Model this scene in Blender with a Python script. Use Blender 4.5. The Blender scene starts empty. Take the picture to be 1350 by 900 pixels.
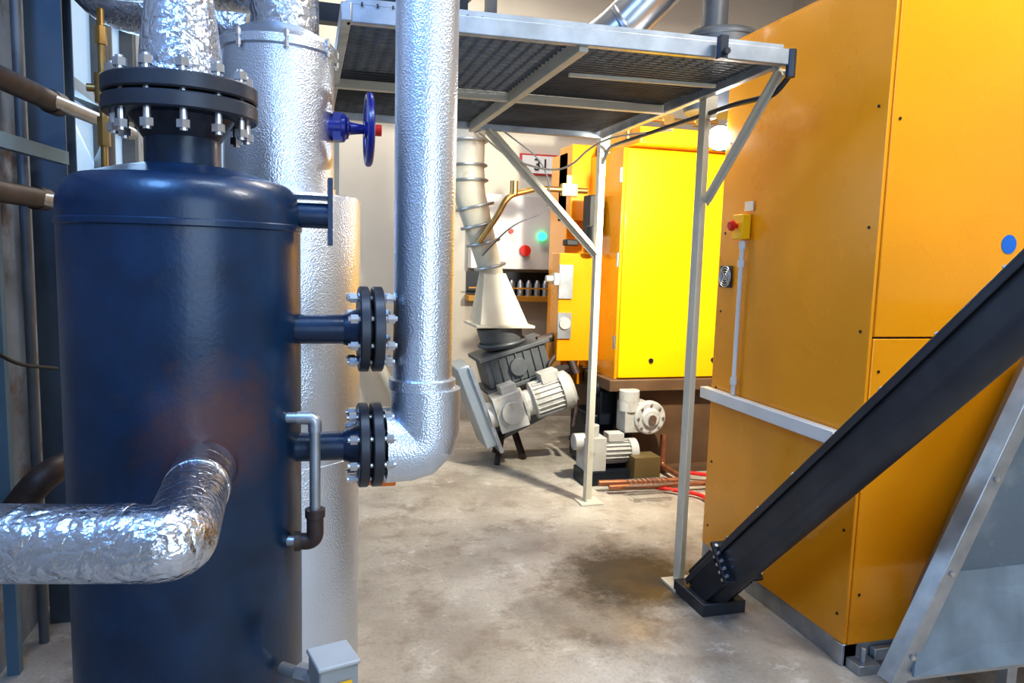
import bpy, math, random
from mathutils import Vector, Matrix
random.seed(4)
V=Vector
# ------------------------------------------------------------------ materials
def M(name,col,rough=.5,metal=0.,var=.12,vscale=4.,bump=0.,bscale=60.,btype='noise',dist=.01,emis=None,estr=0,rvar=0.,coat=0.,dirt=None,dirtscale=3.,dirtlo=.55,dirthi=.7,spot=None):
    m=bpy.data.materials.new(name);m.use_nodes=True
    nt=m.node_tree;N=nt.nodes;L=nt.links
    b=N['Principled BSDF'];b.inputs['Roughness'].default_value=rough;b.inputs['Metallic'].default_value=metal
    b.inputs['Coat Weight'].default_value=coat;b.inputs['Coat Roughness'].default_value=.12
    tc=N.new('ShaderNodeTexCoord')
    n=N.new('ShaderNodeTexNoise');n.inputs['Scale'].default_value=vscale;n.inputs['Detail'].default_value=6
    L.new(tc.outputs['Object'],n.inputs['Vector'])
    r=N.new('ShaderNodeValToRGB');r.color_ramp.elements[0].position=.3;r.color_ramp.elements[1].position=.7
    r.color_ramp.elements[0].color=(*[c*(1-var) for c in col],1);r.color_ramp.elements[1].color=(*[min(1,c*(1+var)) for c in col],1)
    L.new(n.outputs['Fac'],r.inputs['Fac'])
    out=r.outputs['Color']
    if dirt:
        n3=N.new('ShaderNodeTexNoise');n3.inputs['Scale'].default_value=dirtscale;n3.inputs['Detail'].default_value=9;n3.inputs['Roughness'].default_value=.65
        L.new(tc.outputs['Object'],n3.inputs['Vector'])
        mr=N.new('ShaderNodeMapRange');mr.inputs['From Min'].default_value=dirtlo;mr.inputs['From Max'].default_value=dirthi
        L.new(n3.outputs['Fac'],mr.inputs['Value'])
        mx=N.new('ShaderNodeMixRGB');mx.inputs[2].default_value=(*dirt,1)
        L.new(mr.outputs[0],mx.inputs[0]);L.new(out,mx.inputs[1]);out=mx.outputs[0]
    if spot:   # rust / scorch patch on the real surface around a world point
        loc,rad,sc=spot
        su=N.new('ShaderNodeVectorMath');su.operation='DISTANCE';su.inputs[1].default_value=loc;L.new(tc.outputs['Object'],su.inputs[0])
        n4=N.new('ShaderNodeTexNoise');n4.inputs['Scale'].default_value=18;n4.inputs['Detail'].default_value=8;n4.inputs['Roughness'].default_value=.7;L.new(tc.outputs['Object'],n4.inputs['Vector'])
        ml=N.new('ShaderNodeMath');ml.operation='MULTIPLY_ADD';ml.inputs[1].default_value=rad*1.6;L.new(n4.outputs['Fac'],ml.inputs[0]);L.new(su.outputs['Value'],ml.inputs[2])
        mr=N.new('ShaderNodeMapRange');mr.inputs['From Min'].default_value=rad*2.2;mr.inputs['From Max'].default_value=rad*1.2;L.new(ml.outputs[0],mr.inputs['Value'])
        mx=N.new('ShaderNodeMixRGB');mx.inputs[2].default_value=(*sc,1);L.new(mr.outputs[0],mx.inputs[0]);L.new(out,mx.inputs[1]);out=mx.outputs[0]
    L.new(out,b.inputs['Base Color'])
    if rvar:
        mr=N.new('ShaderNodeMapRange');mr.inputs['To Min'].default_value=max(0,rough-rvar);mr.inputs['To Max'].default_value=rough+rvar
        mr.inputs['From Min'].default_value=.3;mr.inputs['From Max'].default_value=.7
        L.new(n.outputs['Fac'],mr.inputs['Value']);L.new(mr.outputs[0],b.inputs['Roughness'])
    if bump:
        if btype=='noise':
            t=N.new('ShaderNodeTexNoise');t.inputs['Detail'].default_value=3;o=t.outputs['Fac']
        else:
            t=N.new('ShaderNodeTexVoronoi');o=t.outputs['Distance']
            if btype=='crumple': t.feature='DISTANCE_TO_EDGE'
        t.inputs['Scale'].default_value=bscale;L.new(tc.outputs['Object'],t.inputs['Vector'])
        bp=N.new('ShaderNodeBump');bp.inputs['Strength'].default_value=bump;bp.inputs['Distance'].default_value=dist
        L.new(o,bp.inputs['Height']);L.new(bp.outputs['Normal'],b.inputs['Normal'])
        if btype=='crumple':
            mp=N.new('ShaderNodeTexNoise');mp.inputs['Scale'].default_value=bscale*.7;mp.inputs['Detail'].default_value=4
            L.new(tc.outputs['Object'],mp.inputs['Vector'])
            ad=N.new('ShaderNodeMixRGB');ad.inputs[0].default_value=.12
            L.new(tc.outputs['Object'],ad.inputs[1]);L.new(mp.outputs['Color'],ad.inputs[2]);L.new(ad.outputs[0],t.inputs['Vector'])
    if emis:
        b.inputs['Emission Color'].default_value=(*emis,1);b.inputs['Emission Strength'].default_value=estr
    return m
ORANGE=M('paint_orange',(.78,.31,.006),.28,0,.05,2,coat=.4,rvar=.05)
YELLOW=M('paint_yellow',(.88,.50,.0),.38,0,.04,2,coat=.3)
NAVY=M('paint_navy_tank',(.006,.026,.066),.34,0,.3,9,bump=.25,bscale=90,dist=.002,dirt=(.03,.04,.06),dirtscale=5,dirtlo=.58,dirthi=.75,coat=.1,spot=((-.20,1.75,1.19),.13,(.085,.042,.045)))
DARK=M('steel_dark_painted',(.018,.024,.036),.40,.3,.2,10)
DARK2=M('steel_graphite',(.055,.060,.074),.40,.5,.15,8)
CLAD=M('aluminium_stucco_cladding',(.72,.79,.90),.34,.95,.05,3,bump=.36,bscale=190,btype='vor',dist=.003)
SMOOTHAL=M('aluminium_smooth',(.65,.68,.72),.28,1,.06,4,bump=.1,bscale=20,dist=.003)
FOIL=M('aluminium_foil_tape',(.62,.67,.76),.27,1,.06,6,bump=.75,bscale=22,btype='crumple',dist=.010)
ZINC=M('galvanised_steel',(.42,.45,.49),.42,.85,.18,12)
BOLT=M('bolt_zinc',(.62,.63,.66),.3,1,.1,20)
CREAM=M('paint_cream_steel',(.60,.56,.46),.45,0,.08,6,dirt=(.35,.27,.18),dirtscale=7,dirtlo=.62,dirthi=.8)
MOTOR=M('paint_motor_grey',(.48,.47,.44),.42,0,.12,8,dirt=(.24,.21,.17),dirtscale=9,dirtlo=.55,dirthi=.75)
WHITEP=M('paint_white',(.68,.68,.67),.45,0,.05,5)
GREYP=M('paint_grey_machine',(.13,.14,.15),.45,.2,.15,8)
BLUEGREY=M('paint_bluegrey_plate',(.15,.20,.26),.42,.45,.15,3,dirt=(.24,.29,.35),dirtscale=4)
GRATE=M('grating_steel',(.075,.077,.082),.5,.3,.2,10)
BLUE=M('paint_valve_blue',(.006,.015,.20),.35,0,.1,8,coat=.3)
RED=M('plastic_red',(.65,.02,.015),.35,0,.05,8)
COPPER=M('rusty_copper_pipe',(.36,.15,.08),.4,.6,.25,15)
RUST=M('rusty_pipe',(.065,.045,.04),.5,.4,.35,14)
BRASS=M('brass',(.45,.29,.11),.35,.9,.15,15)
BLACK=M('rubber_black',(.012,.012,.014),.5,0,.1,5)
BROWN=M('paint_brown_base',(.13,.075,.04),.5,0,.2,5)
CONCWALL=M('plaster_wall_grey',(.30,.34,.40),.8,0,.18,3,bump=.4,bscale=25,dist=.01,dirt=(.20,.13,.09),dirtscale=3.2,dirtlo=.54,dirthi=.66)
WALLC=M('plaster_wall_cream',(.54,.50,.43),.8,0,.05,2)
CEIL=M('ceiling_paint',(.38,.38,.38),.85,0,.06,2)
def floor_mat():
    m=bpy.data.materials.new('worn_concrete_floor');m.use_nodes=True;nt=m.node_tree;N=nt.nodes;L=nt.links
    b=N['Principled BSDF'];tc=N.new('ShaderNodeTexCoord')
    def noise(s,d=8,ro=.6):
        n=N.new('ShaderNodeTexNoise');n.inputs['Scale'].default_value=s;n.inputs['Detail'].default_value=d;n.inputs['Roughness'].default_value=ro
        L.new(tc.outputs['Object'],n.inputs['Vector']);return n
    def ramp(src,p0,p1,c0,c1):
        r=N.new('ShaderNodeValToRGB');r.color_ramp.elements[0].position=p0;r.color_ramp.elements[1].position=p1
        r.color_ramp.elements[0].color=(*c0,1);r.color_ramp.elements[1].color=(*c1,1);L.new(src,r.inputs[0]);return r.outputs[0]
    def mix(f,a,bb,mode='MIX'):
        x=N.new('ShaderNodeMixRGB');x.blend_type=mode
        if isinstance(f,float): x.inputs[0].default_value=f
        else: L.new(f,x.inputs[0])
        L.new(a,x.inputs[1])
        if isinstance(bb,tuple): x.inputs[2].default_value=(*bb,1)
        else: L.new(bb,x.inputs[2])
        return x.outputs[0]
    c=ramp(noise(1.3).outputs['Fac'],.38,.62,(.34,.295,.25),(.56,.51,.44))
    g=(0,0,0)
    c=mix(ramp(noise(4.5,10,.7).outputs['Fac'],.50,.66,g,(.8,.8,.8)),c,(.25,.20,.16))
    c=mix(ramp(noise(5.3,12,.8).outputs['Fac'],.55,.67,g,(.8,.8,.8)),c,(.72,.69,.64))
    c=mix(ramp(noise(60,3,.6).outputs['Fac'],.5,.8,g,(.5,.5,.5)),c,(.2,.17,.14))
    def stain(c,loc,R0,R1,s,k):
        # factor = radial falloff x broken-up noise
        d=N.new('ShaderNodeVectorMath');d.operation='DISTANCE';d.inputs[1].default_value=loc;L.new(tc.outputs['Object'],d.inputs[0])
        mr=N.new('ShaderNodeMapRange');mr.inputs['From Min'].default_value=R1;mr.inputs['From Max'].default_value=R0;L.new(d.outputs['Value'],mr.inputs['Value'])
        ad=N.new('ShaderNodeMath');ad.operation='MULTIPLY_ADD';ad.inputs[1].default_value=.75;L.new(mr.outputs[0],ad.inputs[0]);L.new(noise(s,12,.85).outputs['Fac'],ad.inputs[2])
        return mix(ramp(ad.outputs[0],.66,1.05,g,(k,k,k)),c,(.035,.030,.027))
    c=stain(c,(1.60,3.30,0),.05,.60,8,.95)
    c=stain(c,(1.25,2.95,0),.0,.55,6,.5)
    L.new(c,b.inputs['Base Color'])
    L.new(ramp(noise(3).outputs['Fac'],.35,.65,(.34,.34,.34),(.62,.62,.62)),b.inputs['Roughness'])
    bp=N.new('ShaderNodeBump');bp.inputs['Strength'].default_value=.25;bp.inputs['Distance'].default_value=.01
    L.new(noise(14,8).outputs['Fac'],bp.inputs['Height']);L.new(bp.outputs[0],b.inputs['Normal'])
    return m
# ------------------------------------------------------------------ geometry helpers
class G:
    def __init__(s,name,loc=(0,0,0)):
        s.e=bpy.data.objects.new(name,None);s.e.location=loc;s.e.empty_display_size=.1
        bpy.context.scene.collection.objects.link(s.e);s.loc=V(loc)
cur=[None]
def group(name,loc=(0,0,0)): cur[0]=G(name,loc);return cur[0]
def mesh(name,vs,fs,mat,angle=35,top=False,smooth=True):
    me=bpy.data.meshes.new(name);me.from_pydata([tuple(v) for v in vs],[],fs);me.materials.append(mat)
    if smooth:
        me.shade_smooth();me.set_sharp_from_angle(angle=math.radians(angle))
    me.validate();o=bpy.data.objects.new(name,me);bpy.context.scene.collection.objects.link(o)
    if not top and cur[0]:
        o.parent=cur[0].e;o.matrix_parent_inverse=Matrix.Translation(-cur[0].loc)
    return o
def frame(d):
    d=V(d).normalized();u=V((0,0,1)) if abs(d.z)<.95 else V((1,0,0))
    a=u.cross(d).normalized();b=d.cross(a).normalized();return d,a,b
class B: # mesh accumulator
    def __init__(s): s.v=[];s.f=[]
    def add(s,vs,fs):
        o=len(s.v);s.v+=[V(x) for x in vs];s.f+=[tuple(i+o for i in f) for f in fs]
    def box(s,c,size,rot=None):
        c=V(c);h=V(size)/2;vs=[]
        for x in(-1,1):
            for y in(-1,1):
                for z in(-1,1):
                    p=V((x*h.x,y*h.y,z*h.z))
                    if rot: p=rot@p
                    vs.append(c+p)
        s.add(vs,[(0,1,3,2),(4,6,7,5),(0,4,5,1),(2,3,7,6),(0,2,6,4),(1,5,7,3)]);return s
    def bar(s,p0,p1,w,h,up=(0,0,1)):
        p0=V(p0);p1=V(p1);d=(p1-p0).normalized();a=d.cross(V(up)).normalized();b=a.cross(d).normalized()
        vs=[p+a*(w/2*i)+b*(h/2*j) for p in(p0,p1) for i,j in((-1,-1),(1,-1),(1,1),(-1,1))]
        s.add(vs,[(0,3,2,1),(4,5,6,7),(0,1,5,4),(1,2,6,5),(2,3,7,6),(3,0,4,7)]);return s
    def lathe(s,p0,d,prof,seg=48):
        p0=V(p0);d,a,b=frame(d);n=len(prof);vs=[];fs=[]
        for t,r in prof:
            for k in range(seg):
                an=2*math.pi*k/seg;vs.append(p0+d*t+(a*math.cos(an)+b*math.sin(an))*max(r,1e-5))
        for i in range(n-1):
            for k in range(seg):
                k2=(k+1)%seg;fs.append((i*seg+k,i*seg+k2,(i+1)*seg+k2,(i+1)*seg+k))
        if prof[0][1]>0: fs.append(tuple(range(seg-1,-1,-1)))
        if prof[-1][1]>0: fs.append(tuple((n-1)*seg+k for k in range(seg)))
        s.add(vs,fs);return s
    def cyl(s,p0,p1,r,r2=None,seg=32):
        p0=V(p0);p1=V(p1);r2=r if r2 is None else r2
        return s.lathe(p0,p1-p0,[(0,r),((p1-p0).length,r2)],seg)
    def tube(s,pts,r,fil=.05,seg=24,steps=8,cap=True,rr=None):
        pts=[V(p) for p in pts];path=[pts[0]]
        for i in range(1,len(pts)-1):
            p=pts[i];a=(pts[i-1]-p);b=(pts[i+1]-p);f=min(fil,a.length*.49,b.length*.49);a=p+a.normalized()*f;b=p+b.normalized()*f
            for k in range(steps+1):
                t=k/steps;path.append(a*(1-t)**2+p*2*t*(1-t)+b*t*t)
        path.append(pts[-1])
        d0=(path[1]-path[0]).normalized();_,u,w=frame(d0);vs=[];fs=[];n=len(path)
        for i,p in enumerate(path):
            d=((path[min(i+1,n-1)]-p).normalized()+(p-path[max(i-1,0)]).normalized())
            d=d.normalized();u=(u-d*u.dot(d)).normalized();w=d.cross(u)
            ra=r if rr is None else rr[0]+(rr[1]-rr[0])*i/(n-1)
            for k in range(seg):
                an=2*math.pi*k/seg;vs.append(p+(u*math.cos(an)+w*math.sin(an))*ra)
        for i in range(n-1):
            for k in range(seg):
                k2=(k+1)%seg;fs.append((i*seg+k,i*seg+k2,(i+1)*seg+k2,(i+1)*seg+k))
        if cap: fs.append(tuple(range(seg-1,-1,-1)));fs.append(tuple((n-1)*seg+k for k in range(seg)))
        s.add(vs,fs);return s
    def torus(s,c,d,R,r,seg=40,ms=10):
        c=V(c);d,a,b=frame(d);vs=[];fs=[]
        for i in range(seg):
            an=2*math.pi*i/seg;rad=a*math.cos(an)+b*math.sin(an)
            for j in range(ms):
                bn=2*math.pi*j/ms;vs.append(c+rad*(R+r*math.cos(bn))+d*(r*math.sin(bn)))
        for i in range(seg):
            for j in range(ms):
                i2=(i+1)%seg;j2=(j+1)%ms;fs.append((i*ms+j,i2*ms+j,i2*ms+j2,i*ms+j2))
        s.add(vs,fs);return s
    def prism(s,poly,ext,poly2=None):
        n=len(poly);e=V(ext or (0,0,0));vs=[V(p) for p in poly]+([V(p) for p in poly2] if poly2 else [V(p)+e for p in poly])
        fs=[tuple(range(n-1,-1,-1)),tuple(range(n,2*n))]+[(i,(i+1)%n,n+(i+1)%n,n+i) for i in range(n)]
        s.add(vs,fs);return s
    def bolts(s,c,d,R,n,l0,l1,r=.011,off=0):
        c=V(c);d,a,b=frame(d)
        for k in range(n):
            an=2*math.pi*(k+off)/n;p=c+(a*math.cos(an)+b*math.sin(an))*R
            s.cyl(p+d*l0,p+d*l1,r*.55,seg=10)
            s.cyl(p+d*(l0+.006),p+d*(l0+.024),r,seg=6);s.cyl(p+d*(l1-.024),p+d*(l1-.006),r,seg=6)
        return s
    def finned(s,p0,p1,r,n=20,h=.014,t=.006): # motor body with lengthwise cooling fins
        p0=V(p0);p1=V(p1);s.cyl(p0,p1,r);d,a,b=frame(p1-p0)
        for k in range(n):
            an=2*math.pi*k/n;rad=a*math.cos(an)+b*math.sin(an)
            s.bar(p0+rad*(r+h/2),p1+rad*(r+h/2),t,h,rad)
        return s
    def mk(s,name,mat,angle=35,bev=0,top=False):
        o=mesh(name,s.v,s.f,mat,angle,top)
        if bev:
            m=o.modifiers.new('bevel','BEVEL');m.width=bev;m.segments=2;m.limit_method='ANGLE';m.angle_limit=math.radians(40)
        return o
def rotY(a): return Matrix.Rotation(math.radians(a),3,'Y')
def rotZ(a): return Matrix.Rotation(math.radians(a),3,'Z')
# ------------------------------------------------------------------ room shell
FM=floor_mat()
B().box((1.9,2.3,-.05),(6.2,9.6,.1)).mk('floor',FM,top=True)
XL=-1.1
b=B() # left wall with a window opening Y4.2..5.7 Z1.7..3.1
b.box((XL-.1,.85,2.2),(.2,6.7,4.4)).box((XL-.1,6.4,2.2),(.2,1.4,4.4)).box((XL-.1,4.95,.85),(.2,1.5,1.7)).box((XL-.1,4.95,3.75),(.2,1.5,1.3))
b.mk('wall_left',CONCWALL,top=True)
B().box((1.9,7.1,2.2),(6.2,.2,4.4)).mk('wall_back',WALLC,top=True)
B().box((5.0,2.3,2.2),(.2,9.6,4.4)).mk('wall_right',WALLC,top=True)
b=B() # wall behind camera with gate opening
b.box((-.6,-2.5,2.2),(1.2,.2,4.4)).box((3.9,-2.5,2.2),(2.2,.2,4.4)).box((1.4,-2.5,3.9),(2.8,.2,1.0)).mk('wall_front',WALLC,top=True)
B().box((1.9,2.3,4.45),(6.2,9.6,.1)).mk('ceiling',CEIL,top=True)
group('window_1',(XL,4.95,2.4))
b=B()
for z in(1.74,2.4,3.06): b.box((XL-.05,4.95,z),(.08,1.5,.06))
for y in(4.23,4.95,5.67): b.box((XL-.05,y,2.4),(.08,.06,1.4))
b.mk('frame',GREYP)
gl=M('window_glass_daylit',(.4,.5,.6),.1,0,.02,1,emis=(.40,.65,1.),estr=.45)
B().box((XL-.1,4.95,2.4),(.01,1.44,1.34)).mk('glass',gl)
# ------------------------------------------------------------------ dark buffer tank
TX,TY,TR=-.29,2.02,.278
group('pressure_tank',(TX,TY,0))
def rnd(r0,z0,r1,z1,n=6): # quarter round
    return [(z0+(z1-z0)*math.sin(t*math.pi/2/n),r1+(r0-r1)*math.cos(t*math.pi/2/n)) for t in range(n+1)]
prof=[(.2,.0),(.22,.15),(.28,TR-.02),(.34,TR),(1.645,TR),(1.648,TR+.004),(1.66,TR+.004),(1.663,TR)]+rnd(TR,1.69,.225,1.765,8)+[(1.785,.16),(1.798,.10),(1.803,.0)]
B().lathe((TX,TY,0),(0,0,1),prof,96).mk('shell',NAVY,40)
b=B()
for a in(45,135,225,315):
    x=TX+.22*math.cos(math.radians(a));y=TY+.22*math.sin(math.radians(a));b.box((x,y,.16),(.06,.06,.32))
b.mk('legs',DARK)
B().cyl((TX,TY,1.78),(TX,TY,1.93),.088,seg=48).mk('top_neck',NAVY)
FR=.177;FZ=1.912
B().lathe((TX,TY,FZ),(0,0,1),[(0,FR-.004),(.004,FR),(.034,FR),(.038,FR-.004)],64).lathe((TX,TY,FZ+.044),(0,0,1),[(0,FR-.004),(.004,FR),(.034,FR),(.038,FR-.004)],64).lathe((TX,TY,FZ-.05),(0,0,1),[(0,.09),(.05,.12)],48).mk('top_flanges',DARK2)
B().bolts((TX,TY,FZ+.04),(0,0,1),.15,12,-.088,.078,.0165,.3).mk('top_bolts',BOLT)
NY=1.965
for k,z in enumerate((1.40,1.09)):
    b=B();b.cyl((TX+.2,NY,z),(.15,NY,z),.038).lathe((.095,NY,z),(1,0,0),[(0,.04),(.04,.055)])
    b.mk('nozzle_%d'%k,NAVY)
    b=B();b.lathe((.133,NY,z),(1,0,0),[(0,.108),(.003,.112),(.023,.112),(.026,.108)],56)
    b.lathe((.167,NY,z),(1,0,0),[(0,.108),(.003,.112),(.025,.112),(.028,.108)],56).cyl((.155,NY,z),(.175,NY,z),.07)
    b.mk('nozzle_flange_%d'%k,DARK2)
    B().bolts((.163,NY,z),(1,0,0),.089,8,-.06,.062,.0125,.5).mk('nozzle_bolts_%d'%k,BOLT)
B().cyl((-.06,2.0,1.69),(.06,2.0,1.69),.032).box((.062,2.0,1.70),(.012,.07,.17)).box((-.0,2.0,1.735),(.12,.05,.01)).mk('side_bracket',NAVY)
# drain siphon
b=B();b.tube([(-.07,1.90,1.185),(.022,1.88,1.185),(.022,1.88,.865),(-.07,1.9,.865)],.0135,.03)
b.tube([(-.02,1.888,1.185),(.022,1.88,1.185),(.022,1.88,1.15)],.0165,.03)
b.mk('siphon_pipe',ZINC)
b=B();b.tube([(.022,1.88,.94),(.022,1.88,.865),(-.025,1.888,.865)],.021,.035)
b.cyl((.022,1.88,.93),(.022,1.88,.95),.025).cyl((-.03,1.888,.865),(-.015,1.888,.865),.025);b.mk('siphon_fittings',RUST)
B().lathe((-.222,1.75,1.10),(0,1,0),[(0,.068),(.03,.072)],40).mk('inlet_collar',NAVY)
# drain valve actuator
group('valve_actuator',(.07,1.74,.56))
AZ=-.065
B().box((.062,1.74,.645+AZ),(.095,.10,.085),rotZ(15)).mk('housing',M('plastic_grey',(.32,.34,.35),.4),bev=.006)
B().box((.062,1.74,.692+AZ),(.103,.108,.012),rotZ(15)).mk('lid',M('plastic_grey_light',(.42,.44,.45),.4),bev=.004)
B().box((.087,1.690,.64+AZ),(.035,.002,.025),rotZ(15)).mk('warning_label',YELLOW)
B().cyl((-.06,1.84,.62+AZ),(.03,1.76,.62+AZ),.016).cyl((-.02,1.81,.62+AZ),(.01,1.79,.62+AZ),.026,seg=6).cyl((.07,1.74,.60+AZ),(.07,1.74,.53+AZ),.02).mk('valve_stub',ZINC)
# ------------------------------------------------------------------ foil cone on top flange + foil pipes
group('foil_wrapped_riser',(TX,TY,2.0))
B().lathe((TX,TY,FZ+.083),(0,0,1),[(0,.098),(.03,.096),(.1,.09),(.22,.075),(.6,.07),(1.2,.07)],40).mk('insulation',FOIL,60)
group('foil_wrapped_inlet_pipe',(-.6,1.35,1.1))
B().tube([(XL,1.50,1.10),(-.212,1.312,1.10),(-.225,1.752,1.10)],.065,.04,seg=40,steps=5).mk('insulation',FOIL,60)
b=B()
for t in(.1,.33,.62,.88):
    x=XL+t*(XL*-1-.21);y=1.5+t*(1.315-1.5);b.lathe((x,y,1.10),(.89,-.185,0),[(0,.065),(.002,.0665),(.03,.0665),(.032,.065)],40)
b.lathe((-.22,1.60,1.10),(0,1,0),[(0,.065),(.002,.067),(.04,.067),(.042,.065)],40)
b.mk('tape_bands',FOIL,60)
# ------------------------------------------------------------------ aluminium clad vessel
VX,VY=-.08,2.55
group('insulated_vessel',(VX,VY,0))
B().lathe((VX,VY,0),(0,0,1),[(0,.255),(.9,.257),(.902,.260),(.93,.260),(.932,.257),(1.762,.257),(1.772,.254),(1.774,.17)],96).mk('lower_cladding',CLAD,30)
B().lathe((VX,VY,0),(0,0,1),[(1.76,.177),(1.80,.177),(1.802,.172),(2.205,.172),(2.21,.182),(2.235,.182),(2.25,.168),(2.285,.11),(2.30,0)],80).mk('upper_cladding',CLAD,30)
B().bolts((VX,VY,2.22),(0,0,1),.183,8,-.03,.03,.008,.2).mk('rivets',BOLT)
group('foil_wrapped_pipe',(VX,VY,2.3))
B().tube([(VX+.02,VY,2.28),(VX+.02,VY,2.44),(VX-.75,VY+.3,2.52)],.105,.12,seg=40).mk('insulation',FOIL,60)
group('foil_wrapped_duct',(-.6,3.2,2.5))
B().tube([(-.80,3.35,4.38),(-.80,3.35,2.58),(-.2,3.25,2.46)],.12,.15,seg=32).mk('insulation',FOIL,60)
# gate valve
group('gate_valve',(.2,2.5,1.98))
WZ=1.995
b=B();b.cyl((.07,2.50,WZ),(.135,2.50,WZ),.034).lathe((.11,2.50,WZ),(1,0,0),[(0,.045),(.012,.045),(.03,.02),(.09,.012)]).box((.10,2.5,WZ),(.03,.06,.085)).mk('bonnet',BLUE)
b=B();b.torus((.20,2.50,WZ),(1,0,0),.106,.012)
for k in range(5):
    a=2*math.pi*k/5;b.cyl((.20,2.5,WZ),(.20,2.5+.1*math.cos(a),WZ+.1*math.sin(a)),.008,seg=10)
b.cyl((.185,2.5,WZ),(.215,2.5,WZ),.026);b.mk('handwheel',BLUE)
B().cyl((.215,2.5,WZ),(.24,2.5,WZ),.018).mk('hub_cap',RED)
# ------------------------------------------------------------------ tall clad pipe with elbow
PX,PY=.305,1.975
group('insulated_riser_pipe',(PX,PY,1.1))
B().lathe((PX,PY,1.235),(0,0,1),[(0,.086),(.004,.090),(.03,.090),(.034,.079),(1.05,.0815),(3.1,.0815)],64).mk('riser_cladding',CLAD,30)
b=B();b.tube([(PX+.010,PY,1.24),(PX+.010,PY,1.078),(.215,PY,1.078)],.094,.095,seg=56,steps=3);b.cyl((.205,PY,1.08),(.228,PY,1.08),.098)
b.mk('elbow_cladding',CLAD,12)
B().cyl((.196,PY,1.087),(.21,PY,1.087),.07).mk('pipe_end',DARK)
group('orange_pipe_stub',(.3,2.9,.65))
B().cyl((.182,2.62,.80),(.31,2.62,.80),.03).cyl((.26,2.62,.8),(.31,2.62,.8),.036).mk('stub',M('plastic_orange',(.8,.2,.01),.4))
# ------------------------------------------------------------------ platform
group('mezzanine_platform',(1,3.5,2.35))
x0,x1,y0,y1=.13,1.735,2.55,4.40
b=B()
def chan(bb,p0,p1,h=.06): bb.bar(p0,p1,.035,h);
chan(b,(x0,y0+.03,2.372),(x1+.03,y0-.04,2.372));chan(b,(x1,y0,2.372),(x1+.06,y1,2.372));chan(b,(x0,y1,2.372),(x1+.03,y1,2.372));chan(b,(x0,y0,2.372),(x0,y1,2.372))
b.mk('perimeter_beams',ZINC,bev=.004)
b=B();chan(b,(.95,y0,2.36),(.95,y1,2.36),.07);b.bar((x0,3.55,2.355),(x1,3.5,2.355),.04,.04);b.bar((1.02,2.9,2.33),(1.65,2.85,2.33),.02,.015);b.mk('joists',CREAM,bev=.003)
b=B()
y=y0+.05
while y<y1:
    b.box(((x0+.95)/2,y,2.39),(.95-x0,.006,.030));y+=.050
y=y0+.05
while y<y1:
    b.box(((x1+.95)/2,y,2.39),(x1-.95,.006,.030));y+=.034
x=x0+.05
while x<x1:
    b.box((x,(y0+y1)/2,2.40),(.006,y1-y0,.010));x+=.05
b.mk('grating',GRATE)
b=B()
b.bar((x0,y0+.04,2.41),(x1,y0-.01,2.41),.05,.02)
b.bar((.98,4.42,2.4),(.98,4.42,3.5),.05,.05).bar((1.7,4.42,3.4),(.1,4.42,3.4),.04,.04).bar((.15,4.42,2.4),(.15,4.42,3.4),.04,.04)
b.mk('toe_rail',ZINC)
b=B()
def post(bb,x,y,zt):
    bb.box((x,y+.027,zt/2),(.058,.007,zt)).box((x-.027,y,zt/2),(.007,.058,zt)).box((x,y,.006),(.15,.15,.012)).box((x+.0,y+.0,zt-.05),(.06,.06,.1))
post(b,1.80,3.16,2.36);post(b,1.80,4.42,2.36);post(b,.16,4.42,2.36)
b.bar((1.76,2.56,2.34),(1.80,3.13,1.88),.045,.012,(0,1,.8)).bar((1.76,2.56,2.34),(1.80,3.13,1.88),.008,.055)
b.bar((1.05,4.40,2.35),(1.79,4.42,1.62),.012,.06).bar((1.05,4.39,2.35),(1.79,4.41,1.62),.05,.008)
b.mk('posts_and_braces',CREAM)
b=B();b.tube([(1.80,2.55,2.33),(1.78,2.62,2.26),(1.79,2.9,2.28),(1.81,4.35,2.29),(1.81,4.45,2.2)],.011,.06,seg=10)
b.cyl((1.76,2.50,2.30),(1.76,2.50,2.40),.018,seg=12).mk('conduit',DARK2)
B().tube([(1.9,3.7,2.3),(1.6,4.0,2.28),(1.5,4.3,2.1),(1.2,4.42,2.18),(1.0,4.42,2.33)],.006,.2,seg=8).mk('cable',CREAM)
b=B()
for px,py in((1.45,2.47),): b.box((px,py,2.37),(.03,.03,.08)).cyl((px,py-.02,2.35),(px,py-.04,2.35),.012,seg=6)
b.mk('clamps',DARK2)
# ------------------------------------------------------------------ near boiler cabinet
group('boiler_cabinet',(2.6,2.9,0))
bx,by0,by1,bz0,bz1=2.08,2.34,3.45,.09,2.69
B().box(((bx+2.86)/2+.004,(by0+by1)/2+.004,(bz0+bz1)/2),(2.86-bx-.016,by1-by0-.016,bz1-bz0-.01)).mk('core',BLACK)
B().box((bx+.004,(by0+by1)/2,(bz0+bz1)/2),(.016,by1-by0-.004,bz1-bz0)).mk('side_panel',ORANGE,bev=.003)
B().box(((bx+2.86)/2+.006,by0+.004,(bz0+1.33)/2-.001),(2.86-bx-.012,.018,1.33-bz0-.004)).box(((bx+2.86)/2+.006,by0+.004,(bz1+1.33)/2+.002),(2.86-bx-.012,.018,bz1-1.33-.004)).mk('front_panels',ORANGE,bev=.003)
B().box(((bx+2.86)/2,(by0+by1)/2,bz1+.008),(2.86-bx,by1-by0,.016)).mk('top_panel',ORANGE)
B().box((3.45,by0+.3,(bz0+bz1)/2),(1.09,.6,bz1-bz0)).mk('adjacent_panel',ORANGE,bev=.004)
b=B();b.box((2.883,by0+.0,(bz0+bz1)/2),(.035,.03,bz1-bz0));b.mk('perforated_rail',ZINC)
b=B()
z=.2
while z<2.6: b.cyl((2.883,by0-.016,z),(2.883,by0-.018,z),.007,seg=10);z+=.05
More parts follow.
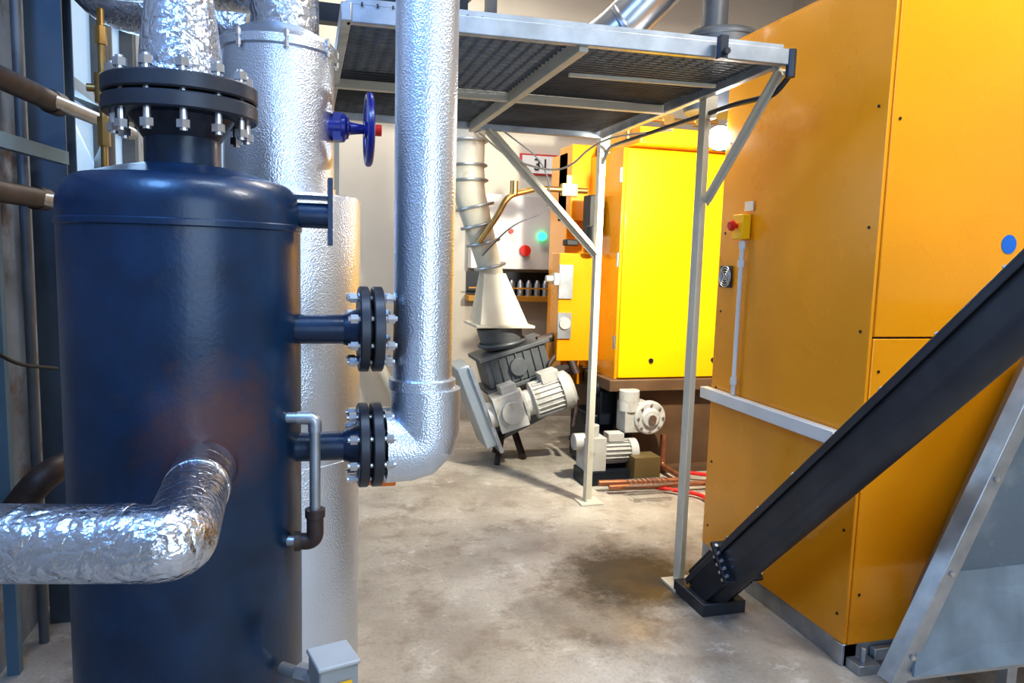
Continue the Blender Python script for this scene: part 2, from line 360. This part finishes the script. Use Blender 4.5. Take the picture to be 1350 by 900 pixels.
b.mk('rail_holes',BLACK)
b=B()
for z in(.3,1.2,2.15): b.cyl((bx+.045,by0-.006,z),(bx+.045,by0-.008,z),.006,seg=12);
for z in(.3,.9,1.45,2.0,2.6): b.cyl((2.83,by0-.006,z),(2.83,by0-.008,z),.006,seg=12)
for z in(.2,.55,.95,1.35,1.75,2.2,2.6):
    b.cyl((bx-.004,by0+.05,z),(bx-.007,by0+.05,z),.006,seg=12);b.cyl((bx-.004,by1-.05,z),(bx-.007,by1-.05,z),.006,seg=12)
b.mk('panel_screws',BLACK)
B().cyl((2.70,by0-.005,1.705),(2.70,by0-.007,1.705),.038,seg=32).mk('round_disc',M('disc_blue',(.01,.13,.5),.5))  # flat blue disc on the front panel
b=B();b.box((2.5,by0+.03,.045),(.86,.06,.09)).box((bx+.03,(by0+by1)/2,.045),(.06,by1-by0,.09)).box((3.4,by0+.05,.045),(1.2,.06,.09))
b.box((2.14,by0-.04,.02),(.1,.08,.04)).cyl((2.13,by0-.05,.04),(2.13,by0-.05,.1),.012,seg=8).bar((2.2,by0-.02,.05),(3.2,by0-.02,.05),.03,.05);b.mk('plinth',ZINC,bev=.003)
B().bar((2.045,2.43,.915),(2.045,3.47,.915),.045,.06).mk('bumper_rail',WHITEP,bev=.004)
group('emergency_stop_switch',(2.06,3.22,1.77))
B().box((2.045,3.21,1.775),(.05,.085,.12)).mk('housing',YELLOW,bev=.005)
B().lathe((2.02,3.21,1.78),(-1,0,0),[(0,.012),(.02,.012),(.022,.026),(.036,.026),(.042,.018)],24).mk('button',RED)
B().box((2.068,3.19,1.875),(.005,.07,.045)).mk('label',WHITEP)
group('electrical_conduit',(2.06,3.2,1.3))
b=B();b.tube([(2.05,3.2,1.71),(2.05,3.2,.95)],.011,seg=12)
for z in(1.67,1.58,1.0): b.cyl((2.05,3.2,z),(2.05,3.2,z+.035),.017,seg=12)
b.mk('pipe',WHITEP)
group('vent_fan_grille',(2.07,3.36,1.53))
B().box((2.068,3.36,1.53),(.006,.11,.11)).mk('plate',DARK2,bev=.002)
b=B()
for r in(.015,.028,.041,.052): b.torus((2.062,3.36,1.53),(1,0,0),r,.0025,24,6)
b.bar((2.062,3.32,1.49),(2.062,3.40,1.57),.004,.004).bar((2.062,3.32,1.57),(2.062,3.40,1.49),.004,.004).mk('guard',BOLT)
# ------------------------------------------------------------------ screw conveyor
group('screw_conveyor',(1.87,2.3,.8))
A=V((1.83,3.0,.04));Z=V((1.878,.95,2.13));d=(Z-A).normalized()
up=V((1,0,0)).cross(d).normalized();
if up.z<0: up=-up
b=B();b.bar(A,Z,.125,.10,up)
b.bar(A+up*.060,Z+up*.060,.155,.012,up)
b.bar(A+up*.052+V((-.074,0,0)),Z+up*.052+V((-.074,0,0)),.006,.03,up)
b.mk('trough',DARK2,bev=.004)
b=B();b.lathe(A-up*.045,d,[(0,.062),((Z-A).length,.062)],32);b.mk('trough_bottom',DARK2)
b=B()
b.bar(A+d*.34,A+d*.36,.19,.19,up)
b.bar(A+d*.05,A+d*.30,.15,.17,up);b.mk('flange_collars',DARK,bev=.003)
b=B()
t=.45
while t<2.6:
    for s in(-1,1): b.cyl(A+d*t+up*.06+V((.066*s,0,0)),A+d*t+up*.074+V((.066*s,0,0)),.007,seg=6)
    t+=.28
for i in range(-2,3):
    for j in(-1,1): b.cyl(A+d*.375+up*.035*i+V((.084*j,0,0)),A+d*.325+up*.035*i+V((.084*j,0,0)),.008,seg=6)
b.mk('bolts',BOLT)
B().box((1.84,2.97,.03),(.22,.28,.06)).bar((1.76,2.9,.02),(1.9,2.95,.02),.1,.03).box((1.875,1.2,.90),(.05,.05,1.80)).mk('foot_and_support',DARK2,bev=.004)
# ------------------------------------------------------------------ hopper right
group('fuel_hopper',(2.4,1.95,.6))
P=[(1.93,1.93,.25),(2.46,1.93,1.46),(3.3,1.93,1.46),(3.3,1.93,.25)]
P2=[(2.27,2.22,.35),(2.78,2.22,1.46),(3.3,2.22,1.46),(3.3,2.22,.35)]
B().prism(P,None,P2).mk('body',BLUEGREY,bev=.003)
B().prism([(2.02,1.925,.57),(3.3,1.925,.57),(3.3,1.80,.26),(1.93,1.85,.26)],(0,.01,0)).mk('lower_skirt',M('galvanised_sheet_light',(.24,.31,.39),.45,.6,.2,6))
b=B();b.bar((1.885,1.90,.22),(2.48,1.90,1.48),.06,.065,(0,1,0));b.bar((1.885,1.90,.24),(3.3,1.84,.24),.03,.03).mk('flange_strip',ZINC,bev=.003)
b=B()
for t in(.08,.3,.55,.8): 
    p=V((1.885,1.865,.22)).lerp(V((2.47,1.865,1.48)),t);b.cyl(p,p+V((0,-.008,0)),.009,seg=6)
b.mk('bolts',BOLT)
b=B()
for x in(2.45,3.2):
    for y in(1.95,2.18): b.box((x,y,.15),(.045,.045,.30))
b.mk('legs',ZINC)
# ------------------------------------------------------------------ far boiler
group('boiler',(3,5.6,0))
B().box((2.95,5.7,1.56),(1.50,1.38,1.68)).mk('core',ORANGE,bev=.005)
B().box((2.72,5.0,1.56),(1.0,.03,1.66)).mk('door_panel',YELLOW,bev=.006)
B().box((3.1,5.55,.34),(1.66,1.0,.60)).box((3.1,5.5,.02),(1.7,1.1,.04)).mk('base',BROWN)
B().box((2.95,5.2,.68),(1.62,.52,.085)).mk('ledge',BROWN,bev=.005)
B().cyl((2.48,4.975,.86),(2.48,4.985,.86),.018,seg=16).cyl((3.0,4.975,.86),(3.0,4.985,.86),.018,seg=16).mk('door_studs',DARK)
B().box((2.9,5.3,2.47),(1.3,.9,.12)).mk('top_box',ORANGE,bev=.01)
b=B().box((2.14,5.95,1.5),(.2,.4,1.9));b.box((2.14,5.8,2.2),(.2,.3,.6));b.mk('rear_unit',ORANGE,bev=.006)
B().box((2.03,5.5,1.22),(.30,.2,.84)).mk('control_box',ORANGE,bev=.008)
b=B();b.box((1.93,5.39,1.42),(.11,.02,.26)).box((1.93,5.39,1.08),(.11,.02,.2));b.mk('instrument_plates',ZINC)
b=B();b.cyl((1.93,5.38,1.10),(1.93,5.365,1.10),.045,seg=24).cyl((1.86,5.42,1.44),(1.78,5.42,1.44),.025).box((1.86,5.42,1.44),(.05,.08,.09)).mk('gauges',MOTOR)
b=B();b.box((2.12,5.35,1.93),(.12,.14,.3)).cyl((2.1,5.3,1.85),(2.1,5.3,1.65),.05).box((1.98,5.45,1.72),(.1,.1,.05));b.mk('burner_motor',BLACK,bev=.01)
B().bar((2.17,4.985,.74),(2.17,4.985,2.4),.05,.02).mk('door_hinge_rail',ORANGE)
b=B()
for z in(1.0,1.6,2.2): b.cyl((2.17,4.965,z-.05),(2.17,4.965,z+.05),.012,seg=10)
b.mk('hinges',BOLT)
b=B();b.box((2.2,5.25,.48),(.12,.3,.26)).box((2.18,5.35,.22),(.22,.4,.40)).cyl((2.1,5.2,.62),(2.3,5.2,.62),.07).mk('ash_drive_housing',DARK,bev=.01)
b=B();b.tube([(2.2,4.95,2.45),(2.2,4.95,2.6),(2.6,4.95,2.6),(2.9,4.95,2.62)],.018,.05,seg=10).box((2.5,4.95,2.6),(.08,.05,.07)).box((2.75,4.95,2.61),(.08,.05,.07)).mk('top_valves',BRASS)
# gear motors at base
group('gear_motor',(2.4,4.8,.4))
b=B();b.lathe((2.42,4.92,.46),(0,-1,0),[(0,.09),(.04,.09),(.05,.125),(.09,.125),(.1,.115),(.1,.07),(.12,.065)],40).box((2.33,4.92,.46),(.2,.16,.22)).cyl((2.28,4.9,.50),(2.28,4.9,.66),.075).mk('gearbox',MOTOR,bev=.01)
B().bolts((2.42,4.83,.46),(0,-1,0),.098,8,-.02,.025,.01).cyl((2.42,4.82,.46),(2.42,4.78,.46),.03).mk('bolts',BOLT)
B().cyl((2.42,4.9,.46),(2.42,5.06,.46),.05).box((2.3,4.98,.2),(.05,.12,.4)).mk('shaft_bracket',DARK)
group('gear_motor',(2.1,4.75,.2))
b=B();b.box((1.98,4.85,.22),(.16,.18,.24)).finned((2.0,4.85,.22),(2.26,4.85,.22),.075,18).cyl((2.26,4.85,.22),(2.32,4.85,.22),.09)
b.cyl((1.84,4.85,.3),(1.92,4.85,.3),.06).box((2.15,4.85,.33),(.12,.1,.06)).cyl((1.98,4.85,.33),(1.98,4.85,.42),.05).mk('motor_body',MOTOR,bev=.003)
B().box((2.1,4.85,.05),(.42,.22,.1)).mk('mount',DARK)
B().box((2.34,4.75,.11),(.2,.16,.20)).mk('junction_box',M('box_olive',(.14,.10,.04),.5))
group('copper_floor_pipes',(2.4,4.6,.05))
b=B();b.tube([(1.95,4.62,.06),(2.55,4.58,.06),(2.6,4.58,.06),(2.6,4.95,.06),(2.6,4.95,.3)],.022,.05,seg=14).tube([(2.0,4.55,.05),(3.1,4.50,.05)],.018,seg=14)
b.tube([(2.7,4.3,.05),(2.75,4.5,.05),(3.2,4.5,.06)],.025,.06,seg=14).mk('pipes',COPPER)
group('red_hose',(2.6,4.4,.03))
B().tube([(2.35,4.55,.03),(2.6,4.35,.03),(2.55,4.15,.03),(2.75,4.1,.03),(3.1,4.6,.03),(2.7,4.75,.06)],.014,.15,seg=12).mk('hose',RED)
group('wire_basket',(2.3,4.4,.08))
b=B()
for k in range(9):
    x=2.1+.035*k;b.bar((x,4.36,.115),(x,4.5,.115),.006,.006).bar((x,4.36,.02),(x,4.36,.115),.005,.005)
for z in(.02,.065,.115): b.bar((2.1,4.36,z),(2.38,4.36,z),.006,.006).bar((2.1,4.5,z),(2.38,4.5,z),.006,.006)
b.mk('wires',BOLT)
# ------------------------------------------------------------------ cream chute & rotary valve
group('cyclone_drop_chute',(1.4,5.6,1.5))
b=B();b.tube([(1.16,5.6,3.2),(1.17,5.6,2.25)],.15,rr=(.16,.14),seg=28).tube([(1.17,5.6,2.27),(1.19,5.6,2.1),(1.26,5.6,1.9)],.12,.15,seg=28,rr=(.14,.115)).tube([(1.25,5.6,1.92),(1.42,5.6,1.38)],.11,seg=28,rr=(.112,.085))
b.mk('duct',CREAM)
b=B()
for (x,z,r) in((1.165,2.45,.16),(1.17,2.27,.155),(1.185,2.16,.15),(1.25,1.97,.14),(1.28,1.83,.13),(1.32,1.70,.125),(1.38,1.52,.115)):
    b.torus((x,5.6,z),(.25 if z<2 else .05,0,-1),r,.012,28,8)
b.mk('clamp_rings',ZINC)
def frust(bb,c0,h0,c1,h1):
    vs=[];
    for c,h in((c0,h0),(c1,h1)):
        for i,j in((-1,-1),(1,-1),(1,1),(-1,1)): vs.append(V(c)+V((i*h,j*h,0)))
    bb.add(vs,[(0,1,2,3),(7,6,5,4),(0,4,5,1),(1,5,6,2),(2,6,7,3),(3,7,4,0)])
b=B();frust(b,(1.46,5.6,1.08),.19,(1.40,5.6,1.47),.085);b.box((1.46,5.6,1.07),(.46,.46,.02)).mk('square_hopper',CREAM,bev=.003)
B().cyl((1.465,5.6,1.06),(1.50,5.6,.90),.18,.16).torus((1.49,5.6,.93),(.2,0,-1),.18,.015).mk('collar',GREYP)
b=B();b.tube([(1.25,5.45,1.7),(1.38,5.4,1.9),(1.45,5.4,2.05),(1.7,5.45,2.12)],.022,.1,seg=12).tube([(1.7,5.45,2.12),(2.1,5.45,2.12)],.022,seg=12)
b.box((1.95,5.45,2.12),(.12,.06,.09)).box((1.95,5.45,2.19),(.04,.02,.08)).cyl((1.5,5.4,2.06),(1.5,5.4,2.16),.03).mk('gas_pipe',BRASS)
B().tube([(1.2,5.45,2.5),(1.35,5.4,2.55),(1.75,5.4,2.3),(1.8,5.4,1.95),(1.5,5.4,1.85),(1.28,5.45,1.6)],.006,.25,seg=8).mk('cable',GREYP)
group('rotary_valve',(1.57,5.6,.7))
R=rotY(-17)
C0=V((1.58,5.6,.76))
b=B();b.box(C0,(.50,.34,.22),R);
for k in range(7): b.box(C0+R@V((-.20+.067*k,0,0)),(.012,.37,.24),R)
b.box(C0+R@V((0,0,.13)),(.58,.4,.03),R).box(C0+R@V((0,0,-.13)),(.58,.4,.03),R).cyl(C0+V((0,-.16,0)),C0+V((0,-.21,0)),.07).mk('cast_body',GREYP,bev=.004)
b=B();b.bar((1.35,5.65,.22),(2.08,5.65,.58),.26,.24);b.bar((1.35,5.65,.35),(2.08,5.65,.72),.32,.02);b.mk('auger_trough',GREYP)
b=B()
for p in((1.42,5.38),(1.67,5.50),(1.5,5.75)): b.bar((p[0]-.0,p[1],0),(1.55,5.62,.4),.04,.04)
b.mk('legs',RUST)
b=B();b.box((1.23,5.42,.48),(.10,.34,.66),rotY(-22));b.mk('chain_guard_cover',M('steel_cover_light',(.40,.46,.52),.35,.6,.08,5),bev=.01)
B().box((1.29,5.42,.46),(.03,.38,.70),rotY(-22)).mk('chain_guard_rim',ZINC)
m0=V((1.37,5.30,.42));m1=V((1.97,5.25,.62));dd=(m1-m0).normalized()
b=B();b.bar(m0,m0+dd*.22,.24,.27).lathe(m0+dd*.22,dd,[(0,.135),(.02,.135),(.025,.10),(.08,.10),(.085,.14),(.10,.14)]).cyl(m0-dd*.05,m0,.1)
b.cyl(m0+dd*.11+V((0,-.12,0)),m0+dd*.11+V((0,-.15,0)),.085)
b.finned(m0+dd*.31,m0+dd*.53,.128,22,.016,.007)
b.lathe(m0+dd*.53,dd,[(0,.15),(.07,.15),(.10,.11)]).box(m0+dd*.42+V((0,0,.16)),(.14,.14,.08),rotY(-18)).box(m0+dd*.1+V((0,0,.14)),(.12,.14,.12),rotY(-18))
b.mk('drive_motor_and_gearbox',MOTOR,bev=.003)
b=B();b.tube([(1.9,5.45,.85),(1.8,5.4,.75),(2.05,5.35,.5),(2.0,5.3,.3)],.02,.1,seg=10).tube([(1.75,5.5,.95),(1.95,5.5,1.0),(2.05,5.4,.7)],.035,.1,seg=12).mk('drive_pipes',RUST)
# ------------------------------------------------------------------ back wall items
group('control_cabinet',(2,6.92,1.9))
B().box((2.0,6.92,1.83),(1.0,.14,.70)).mk('cabinet_body',WHITEP,bev=.006)
B().lathe((2.02,6.85,1.66),(0,-1,0),[(0,.04),(.03,.04),(.035,.055),(.06,.05)],24).cyl((1.88,6.85,1.84),(1.88,6.82,1.84),.022).mk('red_buttons',RED)
B().cyl((2.19,6.85,1.80),(2.19,6.81,1.80),.04).mk('green_lamp',M('lamp_green',(.0,.5,.2),.3,emis=(.05,1,.35),estr=2.5))
group('number_sign',(2.2,6.97,2.45))
B().box((2.23,6.985,2.49),(.48,.02,.20)).mk('border',M('sign_red',(.45,.03,.04),.4),bev=.004)
B().box((2.23,6.972,2.49),(.44,.01,.165)).mk('plate',WHITEP)
tc=bpy.data.curves.new('digits','FONT');tc.body='31';tc.size=.16;tc.extrude=.002
to=bpy.data.objects.new('digits',tc);to.location=(2.12,6.962,2.435);to.rotation_euler=(math.pi/2,0,0);tc.materials.append(BLACK)
bpy.context.scene.collection.objects.link(to);to.parent=cur[0].e;to.matrix_parent_inverse=Matrix.Translation(-cur[0].loc)
group('tool_rack',(2,6.9,1.25))
b=B();b.box((1.98,6.9,1.20),(1.0,.18,.05)).bar((1.48,6.82,1.3),(2.48,6.82,1.3),.01,.015).mk('tray',M('rack_ochre',(.45,.22,.03),.5))
b=B();b.box((1.98,6.98,1.34),(.98,.02,.22)).mk('back_plate',DARK)
b=B()
for k in range(8): b.lathe((1.75+.085*k,6.9,1.22),(0,0,1),[(0,.032),(.12,.032),(.15,.02),(.16,.012)],16)
b.mk('bottles',ZINC)
group('overhead_pipe',(.9,6.9,2.9))
b=B();b.tube([(-1,6.85,3.05),(3.2,6.85,3.1)],.05,seg=14).mk('pipe',CREAM)
group('leaning_pipe',(.6,6.6,.3))
b=B().tube([(.55,6.8,.8),(.9,6.6,.05)],.05,seg=14);b.mk('pipe',CREAM)
group('steel_frame',(1,6,3.4))
B().bar((1.55,6.5,2.9),(1.55,6.5,4.4),.09,.09,(1,0,0)).bar((.4,5.0,2.75),(1.3,5.0,3.6),.12,.14).bar((-.2,5.4,3.2),(3.0,5.4,3.2),.1,.12).box((.45,3.4,2.62),(.45,.3,.30)).mk('beams',DARK)
# ducts
group('exhaust_duct',(1.6,4,2.9))
b=B();b.tube([(1.18,4.35,2.53),(1.64,3.98,2.82),(2.05,3.7,3.3)],.125,.15,seg=36)
b.lathe((1.70,3.94,2.86),(.6,-.5,.5),[(0,.128),(.01,.15),(.03,.15),(.04,.128)],36).mk('duct',SMOOTHAL)
group('flue_stub',(2.17,3.72,2.8))
b=B();b.lathe((2.20,3.76,2.42),(0,0,1),[(0,.18),(.03,.19),(.25,.19),(.255,.20),(.28,.20),(.285,.19),(.38,.19),(.385,.20),(.40,.20),(.42,.18)],48).lathe((2.15,3.76,2.83),(0,0,1),[(0,.07),(.5,.07)],24).mk('duct',GREYP)
# work light
group('floodlight',(2.15,3.6,2.30))
LX,LY,LZ=2.13,3.53,2.25
b=B();b.box((LX+.02,LY+.04,LZ),(.15,.03,.13)).box((LX+.02,LY-.01,LZ+.08),(.03,.11,.02));b.mk('housing',DARK2,bev=.006)
B().lathe((LX-.025,LY+.03,LZ),(-.55,-.85,-.1),[(0,.05),(.03,.062),(.06,.055),(.08,.03),(.085,.0)],24).mk('lamp_lens',M('lamp_glass',(1,1,1),.2,emis=(.9,.95,1),estr=110))
# ------------------------------------------------------------------ left wall plant
group('steel_column',(-.98,3.45,1.5))
b=B();b.box((-.98,3.45,2.2),(.012,.14,4.4)).box((-.98,3.385,2.2),(.13,.012,4.4)).box((-.98,3.515,2.2),(.13,.012,4.4)).mk('profile',M('paint_column',(.08,.11,.15),.45,.2))
group('steel_channel',(-1.0,3,2.0))
B().bar((-1.03,2.2,1.93),(-.90,3.3,1.93),.03,.05).bar((-1.05,3.0,0),(-1.05,3.0,4.3),.04,.04,(1,0,0)).mk('profile',M('paint_channel_bluegrey',(.13,.22,.30),.45,.3))
for k,(z,y1_,x1_) in enumerate(((2.10,3.1,-.86),(1.76,3.1,-.92))):
    group('heating_pipe',(-1,3,z))
    B().tube([(-1.0,1.6,z),(x1_,y1_,z-.0)],.036,seg=24).cyl((x1_-.01,y1_-.06,z),(x1_,y1_+.01,z),.042).mk('pipe',RUST)
    B().tube([(x1_-.01,y1_-.15,z),(x1_+.14,y1_+.5,z-.02)],.026,seg=24).mk('branch',ZINC)
group('heating_pipe',(-1,2.6,.8))
B().tube([(-1.02,2.9,.62),(-.9,2.9,.78),(-.82,3.2,.78)],.05,.08,seg=24).mk('pipe',RUST)
group('conduit_riser',(-.99,3.25,1.5))
b=B();b.tube([(-1.02,3.22,0),(-1.02,3.22,4.38)],.018,seg=14).mk('pipe',GREYP)
group('conduit_riser',(-.85,3.8,1.5))
b=B();b.tube([(-.86,3.8,0.),(-.86,3.8,4.38)],.03,seg=14).mk('pipe',GREYP)
group('power_cable',(-1,2.5,1.3))
B().tube([(-1.08,2.1,1.75),(-1.05,2.5,1.5),(-.98,2.8,1.2),(-.93,3.2,1.12)],.007,.3,seg=8).mk('cable',BLACK)
group('safety_valve',(-.6,3.0,2.2))
sx=-.69;sy=3.0
b=B();b.cyl((sx,sy,1.7),(sx,sy,2.42),.012).cyl((sx,sy,1.95),(sx,sy,2.05),.022,seg=6).cyl((sx,sy,2.1),(sx,sy,2.2),.026).cyl((sx,sy,2.3),(sx,sy,2.36),.02,seg=6).cyl((sx-.05,sy,2.15),(sx+.05,sy,2.15),.014).mk('body',BRASS)
# ------------------------------------------------------------------ lights
def area(name,loc,tgt,size,pw,col,sy=None):
    l=bpy.data.lights.new(name,'AREA');l.energy=pw;l.color=col;l.size=size
    if sy: l.shape='RECTANGLE';l.size_y=sy
    o=bpy.data.objects.new(name,l);o.location=loc;o.rotation_euler=(V(tgt)-V(loc)).to_track_quat('-Z','Y').to_euler()
    bpy.context.scene.collection.objects.link(o);return o
area('front_fill',(1.5,-2.2,2.0),(1.6,3,1.4),2.4,72,(.66,.83,1.),2.6)  # added cool fill behind the camera, stands in for daylight
area('side_fill',(-.9,.6,3.6),(-.1,2.4,1.0),.7,65,(.22,.48,1.),.7)  # added blue fill aimed at the tank, no opening in this wall
area('overhead_fill_a',(1.5,3.8,4.3),(1.5,3.8,0),1.0,45,(1,.94,.86),.25)  # added overhead fill for the platform area, no fixture modelled
area('overhead_fill_b',(1.0,6.0,4.3),(1.0,5.9,0),1.4,80,(1,.92,.80),.3)  # added warm fill above the back of the room, unseen
area('overhead_fill_c',(2.8,.9,4.2),(2.6,1.8,0),1.2,105,(1,.96,.88),.25)  # unseen fill added over the right side
area('overhead_fill_d',(.7,1.2,4.3),(.5,1.8,0),1.0,28,(.70,.85,1),.25)  # weak cool fill added above the tank, out of view
l=bpy.data.lights.new('flood_spot','SPOT');l.energy=300;l.color=(1,.95,.78);l.spot_size=math.radians(130);l.spot_blend=.6;l.shadow_soft_size=.05
o=bpy.data.objects.new('flood_spot',l);o.location=(2.12,3.68,2.22);o.rotation_euler=(V((2.5,5,1.4))-V(o.location)).to_track_quat('-Z','Y').to_euler();bpy.context.scene.collection.objects.link(o)
area('window_daylight',(XL+.05,4.95,2.4),(1,4.5,1.5),1.3,22,(.45,.70,1.),1.2)
w=bpy.data.worlds.new('world');bpy.context.scene.world=w;w.use_nodes=True
w.node_tree.nodes['Background'].inputs[0].default_value=(.5,.7,1,1);w.node_tree.nodes['Background'].inputs[1].default_value=.6
# ------------------------------------------------------------------ camera
psi=math.radians(15.7);p=math.radians(6.54);r=math.radians(1.65)
F=V((math.sin(psi)*math.cos(p),math.cos(psi)*math.cos(p),-math.sin(p)))
r0=V((math.cos(psi),-math.sin(psi),0));u0=r0.cross(F)
R=math.cos(r)*r0+math.sin(r)*u0;U=math.cos(r)*u0-math.sin(r)*r0
cam=bpy.data.cameras.new('camera');cam.sensor_width=36;cam.lens=26;cam.clip_start=.02
co=bpy.data.objects.new('camera',cam);bpy.context.scene.collection.objects.link(co)
m=Matrix(((R.x,U.x,-F.x,0),(R.y,U.y,-F.y,0),(R.z,U.z,-F.z,1.6),(0,0,0,1)));co.matrix_world=m
bpy.context.scene.camera=co
vs=bpy.context.scene.view_settings;vs.view_transform='Standard'
try: vs.look='Medium High Contrast'
except Exception as e: print(e)
